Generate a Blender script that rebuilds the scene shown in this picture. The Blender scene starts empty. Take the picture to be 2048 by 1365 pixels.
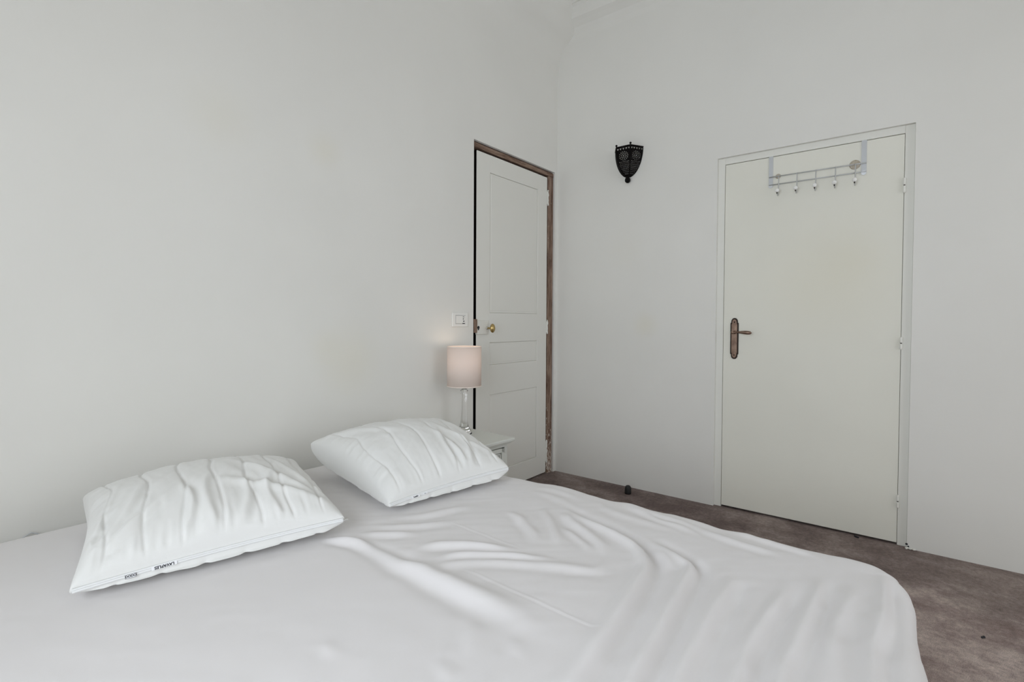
import bpy, bmesh, math, random
import numpy as np
from mathutils import Vector, Matrix
random.seed(7)
PI = math.pi
SC = bpy.context.scene
COL = SC.collection

# ------------------------------------------------------------------ camera
cd = bpy.data.cameras.new('camera'); cam = bpy.data.objects.new('camera', cd); COL.objects.link(cam)
cR = Vector((0.61805, -0.78612, 0.00514)); cF = Vector((0.78603, 0.61783, -0.02115))
cU = cR.cross(cF).normalized(); cR = cF.cross(cU).normalized()
M = Matrix((cR, cU, -cF)).transposed().to_4x4(); M.translation = Vector((-3.1917, -2.0925, 1.1196))
cam.matrix_world = M
cd.sensor_width = 36; cd.lens = 1024.6 / 2048 * 36; cd.shift_y = -19.1 / 2048
cd.clip_start = 0.02; cd.clip_end = 60
SC.camera = cam

# ------------------------------------------------------------------ sky, daylight, added fill, exposure
w = bpy.data.worlds.new('sky'); SC.world = w; w.use_nodes = True
bg = w.node_tree.nodes['Background']; bg.inputs[0].default_value = (0.74, 0.84, 1.0, 1); bg.inputs[1].default_value = 1.6
def area(name, loc, direction, sx, sy, power, color):
    l = bpy.data.lights.new(name, 'AREA'); l.shape = 'RECTANGLE'; l.size = sx; l.size_y = sy
    l.energy = power; l.color = color
    o = bpy.data.objects.new(name, l); COL.objects.link(o); o.location = loc
    o.rotation_euler = Vector(direction).to_track_quat('-Z', 'Z').to_euler()
    return o
area('daylight_side_window', (-4.14, -1.85, 1.35), (1, 0.0, -0.24), 1.25, 1.9, 38, (0.88, 0.93, 0.985))
area('fill_rear_window', (-1.4, -4.40, 1.5), (0.0, 1, -0.12), 1.9, 2.2, 10, (1.0, 0.90, 0.74))  # unseen rear window light, added as warm fill
SC.view_settings.view_transform = 'Standard'; SC.view_settings.look = 'None'
SC.view_settings.gamma = 1; SC.view_settings.use_curve_mapping = False
SC.view_settings.exposure = 0.25
SC.cycles.use_denoising = True
SC.cycles.max_bounces = 14; SC.cycles.diffuse_bounces = 8; SC.cycles.transmission_bounces = 12

# ------------------------------------------------------------------ materials
def mat(name, color, rough=0.6, metal=0.0, spec=0.5):
    m = bpy.data.materials.new(name); m.use_nodes = True
    b = m.node_tree.nodes['Principled BSDF']
    b.inputs['Base Color'].default_value = (*color, 1); b.inputs['Roughness'].default_value = rough
    b.inputs['Metallic'].default_value = metal; b.inputs['Specular IOR Level'].default_value = spec
    return m
def N(m, t, **k):
    n = m.node_tree.nodes.new(t)
    for a, v in k.items(): setattr(n, a, v)
    return n
def L(m, a, b): m.node_tree.links.new(a, b)
def BS(m): return m.node_tree.nodes['Principled BSDF']
def noise(m, scale, detail=3, rough=0.5, coord='Object', vec=(1, 1, 1)):
    tc = N(m, 'ShaderNodeTexCoord'); mp = N(m, 'ShaderNodeMapping'); mp.inputs['Scale'].default_value = vec
    n = N(m, 'ShaderNodeTexNoise'); n.inputs['Scale'].default_value = scale; n.inputs['Detail'].default_value = detail
    n.inputs['Roughness'].default_value = rough
    L(m, tc.outputs[coord], mp.inputs[0]); L(m, mp.outputs[0], n.inputs['Vector']); return n.outputs[0]
def ramp(m, fac, stops):
    r = N(m, 'ShaderNodeValToRGB'); e = r.color_ramp.elements
    while len(e) < len(stops): e.new(0.5)
    for i, (p, c) in enumerate(stops): e[i].position = p; e[i].color = (*c, 1)
    L(m, fac, r.inputs[0]); return r.outputs[0]
def mix(m, fac, a, b, kind='MIX'):
    x = N(m, 'ShaderNodeMix', data_type='RGBA', blend_type=kind)
    for s, v in ((x.inputs[0], fac), (x.inputs[6], a), (x.inputs[7], b)):
        if hasattr(v, 'is_linked'): L(m, v, s)
        elif isinstance(v, (int, float)): s.default_value = v
        else: s.default_value = (*v, 1)
    return x.outputs[2]
def bump(m, h, strength, dist=0.002):
    b = N(m, 'ShaderNodeBump'); b.inputs['Strength'].default_value = strength; b.inputs['Distance'].default_value = dist
    L(m, h, b.inputs['Height'])
    old = BS(m).inputs['Normal']
    if old.is_linked: L(m, old.links[0].from_socket, b.inputs['Normal'])
    L(m, b.outputs[0], BS(m).inputs['Normal'])
def spots(m, base, lst, color):
    """soft stains on paint: (x, y, z, radius, amount) in room coordinates"""
    tc = N(m, 'ShaderNodeTexCoord'); c = base
    for x, y, z, r, a in lst:
        d = N(m, 'ShaderNodeVectorMath', operation='DISTANCE'); d.inputs[1].default_value = (x, y, z)
        L(m, tc.outputs['Object'], d.inputs[0])
        mr = N(m, 'ShaderNodeMapRange', interpolation_type='SMOOTHSTEP'); L(m, d.outputs['Value'], mr.inputs[0])
        mr.inputs[1].default_value = 0; mr.inputs[2].default_value = r; mr.inputs[3].default_value = a; mr.inputs[4].default_value = 0
        c = mix(m, mr.outputs[0], c, color)
    return c
WP = (0.785, 0.78, 0.745)
def paint(name, col, stains=()):
    m = mat(name, col, 0.75, spec=0.2)
    n = noise(m, 1.3, 4)
    c = ramp(m, n, [(0.3, tuple(v * 0.97 for v in col)), (0.7, tuple(min(1, v * 1.02) for v in col))])
    if stains: c = spots(m, c, stains, (0.74, 0.70, 0.55))
    L(m, c, BS(m).inputs['Base Color'])
    bump(m, noise(m, 9, 4), 0.25, 0.006); bump(m, noise(m, 120, 2), 0.12, 0.001)
    return m
m_wall_l = paint('wall_paint_left', WP, [(-1.893, 0, 1.881, .12, .25), (-2.335, 0, 1.897, .18, .16), (-1.766, 0, .931, .24, .28), (-1.9, 0, 1.0, .12, .15)])
m_wall_r = paint('wall_paint_right', WP, [(0, -.697, 1.097, .12, .3), (0, -.55, 1.6, .2, .08)])
m_wall = paint('wall_paint', WP)
m_ceil = paint('ceiling_paint', (0.80, 0.80, 0.78))
m_door_flat = paint('flat_door_paint', (0.80, 0.795, 0.72), [(0.02, -1.711, 1.347, .45, .28), (0.02, -1.82, 1.446, .2, .15)])
m_gloss = mat('gloss_white_paint', (0.76, 0.755, 0.71), 0.45, spec=0.35); bump(m_gloss, noise(m_gloss, 60, 3), 0.15, 0.001)
m_casing = mat('casing_paint', (0.79, 0.79, 0.74), 0.5, spec=0.3)
m_cloth = mat('white_sheet_cotton', (0.745, 0.728, 0.728), 0.9, spec=0.1)
BS(m_cloth).inputs['Sheen Weight'].default_value = 0.15
bump(m_cloth, noise(m_cloth, 900, 2), 0.15, 0.0006); bump(m_cloth, noise(m_cloth, 14, 4, vec=(1, 2.2, 1)), 0.25, 0.003)
m_pillow = mat('pillow_microfibre', (0.76, 0.762, 0.745), 0.75, spec=0.2)
BS(m_pillow).inputs['Sheen Weight'].default_value = 0.2
bump(m_pillow, noise(m_pillow, 700, 2), 0.12, 0.0006); bump(m_pillow, noise(m_pillow, 22, 4, vec=(1, 1, 1)), 0.3, 0.003)
m_zip = mat('zip_tape', (0.80, 0.81, 0.81), 0.6)
m_metal = mat('bright_metal', (0.75, 0.75, 0.74), 0.25, 1.0)
m_ink = mat('black_ink', (0.015, 0.015, 0.02), 0.7)
m_label = mat('label_ribbon', (0.85, 0.86, 0.88), 0.6)
m_ns = mat('nightstand_paint', (0.70, 0.72, 0.68), 0.4, spec=0.4)
m_shade = mat('pink_shade_fabric', (0.95, 0.85, 0.785), 0.85, spec=0.15)
_tr = N(m_shade, 'ShaderNodeBsdfTranslucent'); _tr.inputs[0].default_value = (0.92, 0.78, 0.68, 1); _mx = N(m_shade, 'ShaderNodeMixShader'); _mx.inputs[0].default_value = 0.25
_out = [n for n in m_shade.node_tree.nodes if n.type == 'OUTPUT_MATERIAL'][0]
L(m_shade, BS(m_shade).outputs[0], _mx.inputs[1]); L(m_shade, _tr.outputs[0], _mx.inputs[2]); L(m_shade, _mx.outputs[0], _out.inputs[0])
bump(m_shade, noise(m_shade, 500, 2, vec=(1, 1, 3)), 0.3, 0.0005)
m_trimband = mat('shade_edge_band', (0.88, 0.79, 0.72), 0.7)
m_glass = mat('clear_crystal', (1, 1, 1), 0.02); BS(m_glass).inputs['Transmission Weight'].default_value = 1; BS(m_glass).inputs['IOR'].default_value = 1.5
m_pane = bpy.data.materials.new('window_glass'); m_pane.use_nodes = True
nt = m_pane.node_tree; nt.nodes.clear()
_o = nt.nodes.new('ShaderNodeOutputMaterial'); _t = nt.nodes.new('ShaderNodeBsdfTransparent'); _g = nt.nodes.new('ShaderNodeBsdfGlossy')
_g.inputs['Roughness'].default_value = 0.02; _x = nt.nodes.new('ShaderNodeMixShader'); _f = nt.nodes.new('ShaderNodeFresnel')
nt.links.new(_f.outputs[0], _x.inputs[0]); nt.links.new(_t.outputs[0], _x.inputs[1]); nt.links.new(_g.outputs[0], _x.inputs[2]); nt.links.new(_x.outputs[0], _o.inputs[0])
m_bulb = mat('opal_bulb', (0.9, 0.9, 0.88), 0.3)
m_bronze = mat('aged_bronze', (0.23, 0.155, 0.115), 0.38, 0.9)
L(m_bronze, ramp(m_bronze, noise(m_bronze, 30, 3), [(0.3, (0.17, 0.11, 0.085)), (0.7, (0.33, 0.235, 0.18))]), BS(m_bronze).inputs['Base Color'])
m_bronze_dark = mat('blackened_bronze', (0.03, 0.02, 0.015), 0.5, 0.6)
m_brass = mat('worn_brass', (0.50, 0.37, 0.16), 0.28, 1.0)
m_iron = mat('black_iron', (0.005, 0.004, 0.004), 0.85, 0.0, 0.15)
m_rubber = mat('black_rubber', (0.012, 0.012, 0.012), 0.6)
m_grey = mat('grey_enamel', (0.56, 0.58, 0.60), 0.35, 0.1)
m_wire = mat('grey_wire', (0.52, 0.53, 0.53), 0.35, 0.3)
m_ceramic = mat('white_ceramic', (0.85, 0.85, 0.83), 0.15)
m_tan = mat('tan_disc', (0.47, 0.42, 0.34), 0.6)
L(m_tan, ramp(m_tan, noise(m_tan, 25, 3, vec=(1, 6, 6)), [(0.3, (0.40, 0.35, 0.27)), (0.7, (0.54, 0.49, 0.41))]), BS(m_tan).inputs['Base Color'])
m_plastic = mat('white_plastic', (0.83, 0.83, 0.80), 0.35)
m_dark = mat('unlit_backing_dark', (0.05, 0.045, 0.04), 0.9)
m_wood = mat('stripped_brown_wood', (0.3, 0.22, 0.17), 0.8)
_n = noise(m_wood, 9, 6, 0.7, vec=(6, 6, .7)); _n2 = noise(m_wood, 34, 4, 0.6, vec=(3, 3, 1))
_c = ramp(m_wood, _n, [(0.30, (0.045, 0.022, 0.014)), (0.45, (0.16, 0.095, 0.065)), (0.58, (0.27, 0.185, 0.135)), (0.75, (0.36, 0.27, 0.21))])
tcw = N(m_wood, 'ShaderNodeTexCoord'); spz = N(m_wood, 'ShaderNodeSeparateXYZ'); L(m_wood, tcw.outputs['Object'], spz.inputs[0])
mrz = N(m_wood, 'ShaderNodeMapRange'); L(m_wood, spz.outputs[2], mrz.inputs[0]); mrz.inputs[1].default_value = 0.0; mrz.inputs[2].default_value = 0.55; mrz.inputs[3].default_value = 0.20; mrz.inputs[4].default_value = 0.0
ad = N(m_wood, 'ShaderNodeMath', operation='ADD'); L(m_wood, _n2, ad.inputs[0]); L(m_wood, mrz.outputs[0], ad.inputs[1])
_fl = ramp(m_wood, ad.outputs[0], [(0.66, (0, 0, 0)), (0.70, (1, 1, 1))])
_c = mix(m_wood, _fl, _c, (0.62, 0.55, 0.48)); L(m_wood, _c, BS(m_wood).inputs['Base Color']); bump(m_wood, _n, 0.6, 0.004)
m_wood_recess = mat('recess_shaded_wood', (0.055, 0.03, 0.02), 0.85)
L(m_wood_recess, ramp(m_wood_recess, noise(m_wood_recess, 14, 5, 0.7, vec=(5, 5, .8)), [(0.35, (0.02, 0.01, 0.006)), (0.7, (0.15, 0.08, 0.055))]), BS(m_wood_recess).inputs['Base Color'])
m_gap_shade = mat('gap_shade_black', (0.008, 0.005, 0.004), 0.95, spec=0.05)
m_wood_h = m_wood.copy(); m_wood_h.name = 'stripped_brown_wood_head'
for _nn in m_wood_h.node_tree.nodes:
    if _nn.type == 'MAPPING': _v = _nn.inputs['Scale'].default_value; _nn.inputs['Scale'].default_value = (_v[2], _v[1], _v[0])
m_mattress = mat('mattress_ticking', (0.75, 0.75, 0.74), 0.9)
m_base = mat('bed_base_fabric', (0.25, 0.25, 0.26), 0.9)
m_leg = mat('varnished_beech', (0.40, 0.25, 0.13), 0.4)
m_carpet = mat('mauve_brown_carpet', (0.2, 0.16, 0.15), 1.0, spec=0.05)
BS(m_carpet).inputs['Sheen Weight'].default_value = 0.1
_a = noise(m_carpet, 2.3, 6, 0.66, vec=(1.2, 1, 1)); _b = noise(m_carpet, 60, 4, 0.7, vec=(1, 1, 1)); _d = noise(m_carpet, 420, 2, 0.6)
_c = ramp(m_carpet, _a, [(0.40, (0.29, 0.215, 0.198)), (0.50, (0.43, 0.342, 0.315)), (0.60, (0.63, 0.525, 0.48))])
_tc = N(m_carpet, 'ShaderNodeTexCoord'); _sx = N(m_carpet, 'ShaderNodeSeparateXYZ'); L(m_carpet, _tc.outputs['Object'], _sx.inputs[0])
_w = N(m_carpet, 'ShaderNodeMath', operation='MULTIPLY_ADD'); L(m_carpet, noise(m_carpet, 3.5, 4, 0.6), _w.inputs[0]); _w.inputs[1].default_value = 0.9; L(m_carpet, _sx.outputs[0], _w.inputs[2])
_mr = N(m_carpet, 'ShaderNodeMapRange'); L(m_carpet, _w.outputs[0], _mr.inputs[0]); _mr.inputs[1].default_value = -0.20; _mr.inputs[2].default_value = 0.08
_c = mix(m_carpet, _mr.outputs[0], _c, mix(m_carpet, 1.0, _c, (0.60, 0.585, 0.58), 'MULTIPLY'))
_c = mix(m_carpet, 0.75, _c, ramp(m_carpet, _b, [(0.3, (0.62, 0.62, 0.62)), (0.7, (1.3, 1.3, 1.3))]), 'MULTIPLY')
_c = mix(m_carpet, 0.8, _c, ramp(m_carpet, _d, [(0.3, (0.5, 0.5, 0.5)), (0.7, (1.45, 1.45, 1.45))]), 'MULTIPLY')
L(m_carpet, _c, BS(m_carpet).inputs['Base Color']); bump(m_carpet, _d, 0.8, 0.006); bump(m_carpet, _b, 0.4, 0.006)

# ------------------------------------------------------------------ mesh helpers
def link(name, me, parent=None, loc=None):
    o = bpy.data.objects.new(name, me); COL.objects.link(o)
    if parent: o.parent = parent
    if loc is not None: o.location = loc
    return o
class MB:
    def __init__(s): s.bm = bmesh.new(); s.mi = 0
    def box(s, x0, x1, y0, y1, z0, z1, bev=0.0, seg=2, mi=0, smooth=False):
        r = bmesh.ops.create_cube(s.bm, size=1)
        vs = r['verts']
        for v in vs: v.co = Vector(((x0 + x1) / 2 + v.co.x * (x1 - x0), (y0 + y1) / 2 + v.co.y * (y1 - y0), (z0 + z1) / 2 + v.co.z * (z1 - z0)))
        fs = {f for v in vs for f in v.link_faces}
        for f in fs: f.material_index = mi
        if bev:
            es = {e for v in vs for e in v.link_edges}
            r2 = bmesh.ops.bevel(s.bm, geom=list(es) + list(vs), offset=bev, segments=seg, profile=0.5, affect='EDGES')
            for f in r2['faces']: f.material_index = mi; f.smooth = smooth
        return s
    def tube(s, pts, r, n=12, cap=True, mi=0):
        pts = [Vector(p) for p in pts]; rs = r if isinstance(r, (list, tuple)) else [r] * len(pts)
        up = Vector((0, 0, 1)); rings = []
        for i, p in enumerate(pts):
            t = (pts[min(i + 1, len(pts) - 1)] - pts[max(i - 1, 0)]).normalized()
            if i == 0:
                a = t.cross(up)
                if a.length < 1e-3: a = t.cross(Vector((1, 0, 0)))
                a.normalize()
            else:
                a = (a - t * a.dot(t)).normalized()
            b = t.cross(a)
            rings.append([s.bm.verts.new(p + (a * math.cos(2 * PI * k / n) + b * math.sin(2 * PI * k / n)) * rs[i]) for k in range(n)])
        for i in range(len(rings) - 1):
            for k in range(n):
                f = s.bm.faces.new((rings[i][k], rings[i][(k + 1) % n], rings[i + 1][(k + 1) % n], rings[i + 1][k])); f.smooth = True; f.material_index = mi
        if cap:
            for q in (rings[0][::-1], rings[-1]):
                f = s.bm.faces.new(q); f.material_index = mi
        return s
    def lathe(s, prof, c=(0, 0, 0), axis='z', n=32, mi=0, mod=None):
        """prof: (radius, height) pairs"""
        rings = []
        for r, h in prof:
            ring = []
            for k in range(n):
                a = 2 * PI * k / n; rr = r * (mod(a, h) if mod else 1)
                u, v = rr * math.cos(a), rr * math.sin(a)
                co = {'z': (u, v, h), 'x': (h, u, v), 'y': (u, h, v)}[axis]
                ring.append(s.bm.verts.new(Vector(c) + Vector(co)))
            rings.append(ring)
        for i in range(len(rings) - 1):
            for k in range(n):
                f = s.bm.faces.new((rings[i][k], rings[i][(k + 1) % n], rings[i + 1][(k + 1) % n], rings[i + 1][k])); f.smooth = True; f.material_index = mi
        if prof[0][0] > 1e-6: s.bm.faces.new(rings[0][::-1]).material_index = mi
        if prof[-1][0] > 1e-6: s.bm.faces.new(rings[-1]).material_index = mi
        return s
    def sphere(s, c, r, sx=1, sy=1, sz=1, mi=0, n=20):
        rr = bmesh.ops.create_uvsphere(s.bm, u_segments=n, v_segments=n // 2, radius=r)
        for v in rr['verts']: v.co = Vector(c) + Vector((v.co.x * sx, v.co.y * sy, v.co.z * sz))
        for f in {f for v in rr['verts'] for f in v.link_faces}: f.smooth = True; f.material_index = mi
        return s
    def prism(s, outline, axis, a, b, mi=0, smooth=False):
        """outline in the plane across `axis`, extruded from a to b"""
        def co(p, t): return {'x': (t, p[0], p[1]), 'y': (p[0], t, p[1]), 'z': (p[0], p[1], t)}[axis]
        A = [s.bm.verts.new(co(p, a)) for p in outline]; B = [s.bm.verts.new(co(p, b)) for p in outline]
        n = len(outline)
        for k in range(n):
            f = s.bm.faces.new((A[k], A[(k + 1) % n], B[(k + 1) % n], B[k])); f.smooth = smooth; f.material_index = mi
        s.bm.faces.new(A[::-1]).material_index = mi; s.bm.faces.new(B).material_index = mi
        return s
    def build(s, name, mats, parent=None, loc=None, origin=None):
        bmesh.ops.remove_doubles(s.bm, verts=s.bm.verts, dist=1e-6)
        bmesh.ops.recalc_face_normals(s.bm, faces=s.bm.faces)
        if origin is not None: bmesh.ops.translate(s.bm, verts=s.bm.verts, vec=-Vector(origin))
        me = bpy.data.meshes.new(name); s.bm.to_mesh(me); s.bm.free()
        for m in (mats if isinstance(mats, (list, tuple)) else [mats]): me.materials.append(m)
        return link(name, me, parent, loc if loc is not None else origin)
def empty(name, loc, rz=0):
    o = bpy.data.objects.new(name, None); o.empty_display_size = 0.1; COL.objects.link(o)
    o.location = loc; o.rotation_euler.z = rz; return o
def tag(o, label, cat=None, group=None, kind=None):
    o['label'] = label
    if cat: o['category'] = cat
    if group: o['group'] = group
    if kind: o['kind'] = kind
    return o
def struct(o, label, cat): return tag(o, label, cat, kind='structure')

# ------------------------------------------------------------------ room shell
X0, Y0, ZC = -4.10, -4.35, 3.39
T = 0.25
DX0, DX1, DZ = -0.907, -0.030, 2.2065          # opening in the left wall
b = MB()
b.box(X0 - T, DX0, 0, T, 0, ZC).box(DX1, T, 0, T, 0, ZC).box(DX0, DX1, 0, T, DZ, ZC)
struct(b.build('wall_left', m_wall_l), 'white painted wall behind the bed, left of the room corner', 'wall')
RY0, RY1, RZ = -2.080, -1.146, 2.097           # opening in the right wall
b = MB()
b.box(0, T, RY1, 0, 0, ZC).box(0, T, Y0 - T, RY0, 0, ZC).box(0, T, RY0, RY1, RZ, ZC)
struct(b.build('wall_right', m_wall_r), 'white painted wall holding the flat door and black sconce', 'wall')
WY0, WY1, WZ0, WZ1 = -2.45, -1.15, 0.3, 2.6
b = MB()
b.box(X0 - T, X0, Y0 - T, WY0, 0, ZC).box(X0 - T, X0, WY1, 0, 0, ZC).box(X0 - T, X0, WY0, WY1, 0, WZ0).box(X0 - T, X0, WY0, WY1, WZ1, ZC)
struct(b.build('wall_window_side', m_wall), 'white wall with a window on the left side of the room', 'wall')
VX0, VX1 = -2.4, -0.4
b = MB()
b.box(X0, VX0, Y0 - T, Y0, 0, ZC).box(VX1, 0, Y0 - T, Y0, 0, ZC).box(VX0, VX1, Y0 - T, Y0, 0, WZ0).box(VX0, VX1, Y0 - T, Y0, WZ1, ZC)
struct(b.build('wall_rear', m_wall), 'white wall with an added wide window behind the viewer', 'wall')
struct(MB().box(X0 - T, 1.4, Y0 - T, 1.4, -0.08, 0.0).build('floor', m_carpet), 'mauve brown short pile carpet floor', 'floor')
struct(MB().box(X0 - T, T, Y0 - T, T, ZC, ZC + 0.1).build('ceiling', m_ceil), 'white painted ceiling', 'ceiling')
# plaster cove along the left wall and moulded cornice along the right wall
cove = [(0.0, 2.86), (-0.004, 2.92), (-0.016, 2.995), (-0.040, 3.068), (-0.075, 3.115), (-0.120, 3.150), (-0.150, 3.19), (-0.170, 3.25), (-0.192, 3.31), (-0.25, 3.36), (-0.36, 3.395), (0.02, 3.395), (0.02, 2.86)]
def strip(pts, axis, a, b):
    m = MB(); co = (lambda p, t: (t, p[0], p[1])) if axis == 'x' else (lambda p, t: (p[0], t, p[1]))
    A = [m.bm.verts.new(co(p, a)) for p in pts]; B = [m.bm.verts.new(co(p, b)) for p in pts]
    for k in range(len(pts) - 1): m.bm.faces.new((A[k], A[k + 1], B[k + 1], B[k])).smooth = True
    return m
def smooth_outline(pts, keep, n=4):
    out = []
    for i in range(keep - 1):
        p0 = pts[max(i - 1, 0)]; p1 = pts[i]; p2 = pts[i + 1]; p3 = pts[min(i + 2, keep - 1)]
        for k in range(n):
            t = k / n
            out.append(tuple(0.5 * (2 * p1[j] + (p2[j] - p0[j]) * t + (2 * p0[j] - 5 * p1[j] + 4 * p2[j] - p3[j]) * t * t + (3 * p1[j] - p0[j] - 3 * p2[j] + p3[j]) * t ** 3) for j in (0, 1)))
    return out + pts[keep - 1:]
struct(strip(smooth_outline(cove[:11], 11), 'x', X0, 0.0).build('trim_1', m_wall_l), 'curved plaster cove where the left wall meets the ceiling', 'cornice')
corn = [(0.0, 3.13), (-0.006, 3.165), (-0.028, 3.20), (-0.060, 3.222), (-0.085, 3.235), (-0.098, 3.262), (-0.104, 3.30), (-0.118, 3.312), (-0.128, 3.312), (-0.128, 3.330), (-0.19, 3.36), (-0.30, 3.395), (0.02, 3.395), (0.02, 3.13)]
struct(MB().prism(corn, 'y', Y0, 0.0).build('trim_2', m_wall_r), 'moulded white cornice along the top of the right wall', 'cornice')

# windows (outside the frame, side one brings daylight, rear one added as warm fill)
def window(name, axis, a0, a1, z0, z1, wall, label):
    """axis 'x': pane plane across x at `wall`; spans a0..a1 in the other direction"""
    e = empty(name, (wall, (a0 + a1) / 2, z0) if axis == 'x' else ((a0 + a1) / 2, wall, z0)); struct(e, label, 'window')
    def bx(m, u0, u1, w0, w1, zz0, zz1):
        if axis == 'x': m.box(w0 , w1, u0, u1, zz0, zz1, 0.003)
        else: m.box(u0, u1, w0, w1, zz0, zz1, 0.003)
    ox, oy, oz = e.location
    w0, w1 = wall - 0.05, wall - 0.005
    fr = MB(); f = 0.05
    bx(fr, a0, a0 + f, w0, w1, z0, z1); bx(fr, a1 - f, a1, w0, w1, z0, z1); bx(fr, a0 + f, a1 - f, w0, w1, z0, z0 + f); bx(fr, a0 + f, a1 - f, w0, w1, z1 - f, z1)
    o = fr.build('window_frame', m_casing, e); o.location = (-ox, -oy, -oz)
    mid = (a0 + a1) / 2
    for s0, s1 in ((a0 + f, mid - 0.002), (mid + 0.002, a1 - f)):
        sm = MB(); g = 0.045
        bx(sm, s0, s0 + g, w0, w1, z0 + f, z1 - f); bx(sm, s1 - g, s1, w0, w1, z0 + f, z1 - f)
        bx(sm, s0 + g, s1 - g, w0, w1, z0 + f, z0 + f + g); bx(sm, s0 + g, s1 - g, w0, w1, z1 - f - g, z1 - f)
        so = sm.build('sash', m_casing, e); so.location = (-ox, -oy, -oz)
        pm = MB(); bx(pm, s0 + g, s1 - g, wall - 0.03, wall - 0.024, z0 + f + g, z1 - f - g)
        po = pm.build('pane', m_pane, so)
    return e
window('window_1', 'x', WY0, WY1, WZ0, WZ1, X0 - 0.13, 'tall white casement window in the left side wall')
window('window_2_added', 'y', VX0, VX1, WZ0, WZ1, Y0 - 0.13, 'added unseen wide white casement window behind the viewer')

# closed boxes added behind both doors against stray light, coloured dark as unlit
b = MB(); b.box(-1.35, 0.25, 1.2, 1.25, 0, 2.5).box(-1.4, -1.35, T, 1.25, 0, 2.5).box(0.25, 0.3, T, 1.25, 0, 2.5).box(-1.4, 0.3, T, 1.25, 2.5, 2.55)
struct(b.build('wall_backing_left', m_dark), 'added dark backing walls behind the gap of the panelled door', 'wall')
b = MB(); b.box(1.2, 1.25, -2.4, -0.8, 0, 2.4).box(T, 1.25, -2.45, -2.4, 0, 2.4).box(T, 1.25, -0.85, -0.8, 0, 2.4).box(T, 1.25, -2.45, -0.8, 2.4, 2.45)
struct(b.build('wall_backing_right', m_dark), 'added dark backing walls behind the flat door', 'wall')

# ------------------------------------------------------------------ door 1: panelled door in stripped wood frame
d1 = empty('door_1', (-0.47, 0.03, 0)); struct(d1, 'white three panel door in a stripped brown wooden frame', 'door')
def put(mb, name, m, root, parent=None):
    o = mb.build(name, m, parent or root); base = root.matrix_world if False else Matrix.Translation(root.location)
    if not parent: o.location = -Vector(root.location)
    return o
f = MB()
f.box(DX0, DX1, 0.012, 0.10, 2.169, 2.1975, 0.002, mi=2)                   # head
f.box(DX0, DX1, 0.022, 0.12, 2.1975, DZ, mi=1)
f.box(-0.098, -0.036, 0.010, 0.10, 0.0, 2.169, 0.003, mi=0)                 # hinge jamb
f.box(-0.036, DX1, 0.020, 0.12, 0.0, 2.1975, mi=1)  # dark strip, the recess shadow put into its colour
put(f, 'door_frame', [m_wood, m_wood_recess, m_wood_h], d1)['label'] = 'stripped brown wooden frame'
LF = 0.014; LZ0, LZ1 = 0.012, 2.156; LX0, LX1 = -0.864, -0.106
lf = MB(); lf.box(LX0, LX1, LF + 0.010, LF + 0.034, LZ0, LZ1)
sl, sr = -0.738, -0.222
pan = [(1.168, 2.046), (0.838, 0.979), (0.147, 0.648)]
lf.box(LX0, sl, LF, LF + 0.02, LZ0, LZ1, 0.004); lf.box(sr, LX1, LF, LF + 0.02, LZ0, LZ1, 0.004)
for z0, z1 in ((2.046, LZ1), (0.979, 1.168), (0.648, 0.838), (LZ0, 0.147)): lf.box(sl - 0.004, sr + 0.004, LF, LF + 0.02, z0, z1, 0.003)
put(lf, 'door_leaf', m_gloss, d1)
put(MB().box(LX0 - .0015, LX0 + .001, LF + .004, LF + .0345, LZ0, LZ1).box(LX0, LX1, LF + .004, LF + .0345, LZ1 - .0005, LZ1 + .0015), 'gap_shade_edge', m_gap_shade, d1)['label'] = 'door leaf edge coloured black for the shade in the gap'  # black edge strips carry the shade of the door gap in their colour
for z0, z1 in pan:
    p = MB(); q = 0.012
    p.box(sl + 0.0005, sr - 0.0005, LF + 0.005, LF + 0.02, z0 + 0.0005, z1 - 0.0005, 0.004, 3)
    p.box(sl + q, sr - q, LF + 0.0035, LF + 0.012, z0 + q, z1 - q, 0.003, 2)
    put(p, 'door_panel', m_gloss, d1)
# surface lock, keeper, knob
lk = MB(); lk.box(-0.874, -0.769, LF - 0.014, LF, 1.034, 1.120, 0.002)
lock = put(lk, 'lock_case', m_gloss, d1)
put(MB().lathe([(0.0, LF - 0.0155), (0.010, LF - 0.0155), (0.010, LF - 0.013)], (-0.862, 0, 1.076), 'y', 20).box(-0.866, -0.858, LF - 0.0158, LF - 0.012, 1.060, 1.072), 'keyhole', m_ink, d1, lock)
put(MB().box(-0.905, -0.882, -0.010, LF + 0.01, 1.045, 1.128, 0.002), 'keeper', m_bronze, d1)['label'] = 'brown metal keeper'
kb = MB().lathe([(0.0, LF - 0.070), (0.006, LF - 0.0695), (0.016, LF - 0.065), (0.021, LF - 0.058), (0.019, LF - 0.051), (0.012, LF - 0.046), (0.007, LF - 0.042), (0.006, LF - 0.030), (0.007, LF - 0.02), (0.0, LF - 0.013)], (-0.778, 0, 1.072), 'y', 28)
for v in kb.bm.verts: v.co.z = 1.072 + (v.co.z - 1.072) * (1.35 if v.co.y < LF - 0.044 else 1)
put(kb, 'door_knob', m_brass, d1)['label'] = 'oval worn brass knob'
put(MB().lathe([(0.0, LF - 0.019), (0.008, LF - 0.018), (0.011, LF - 0.0135), (0.0, LF - 0.0135)], (-0.778, 0, 1.072), 'y', 24), 'knob_rosette', m_metal, d1)
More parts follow.
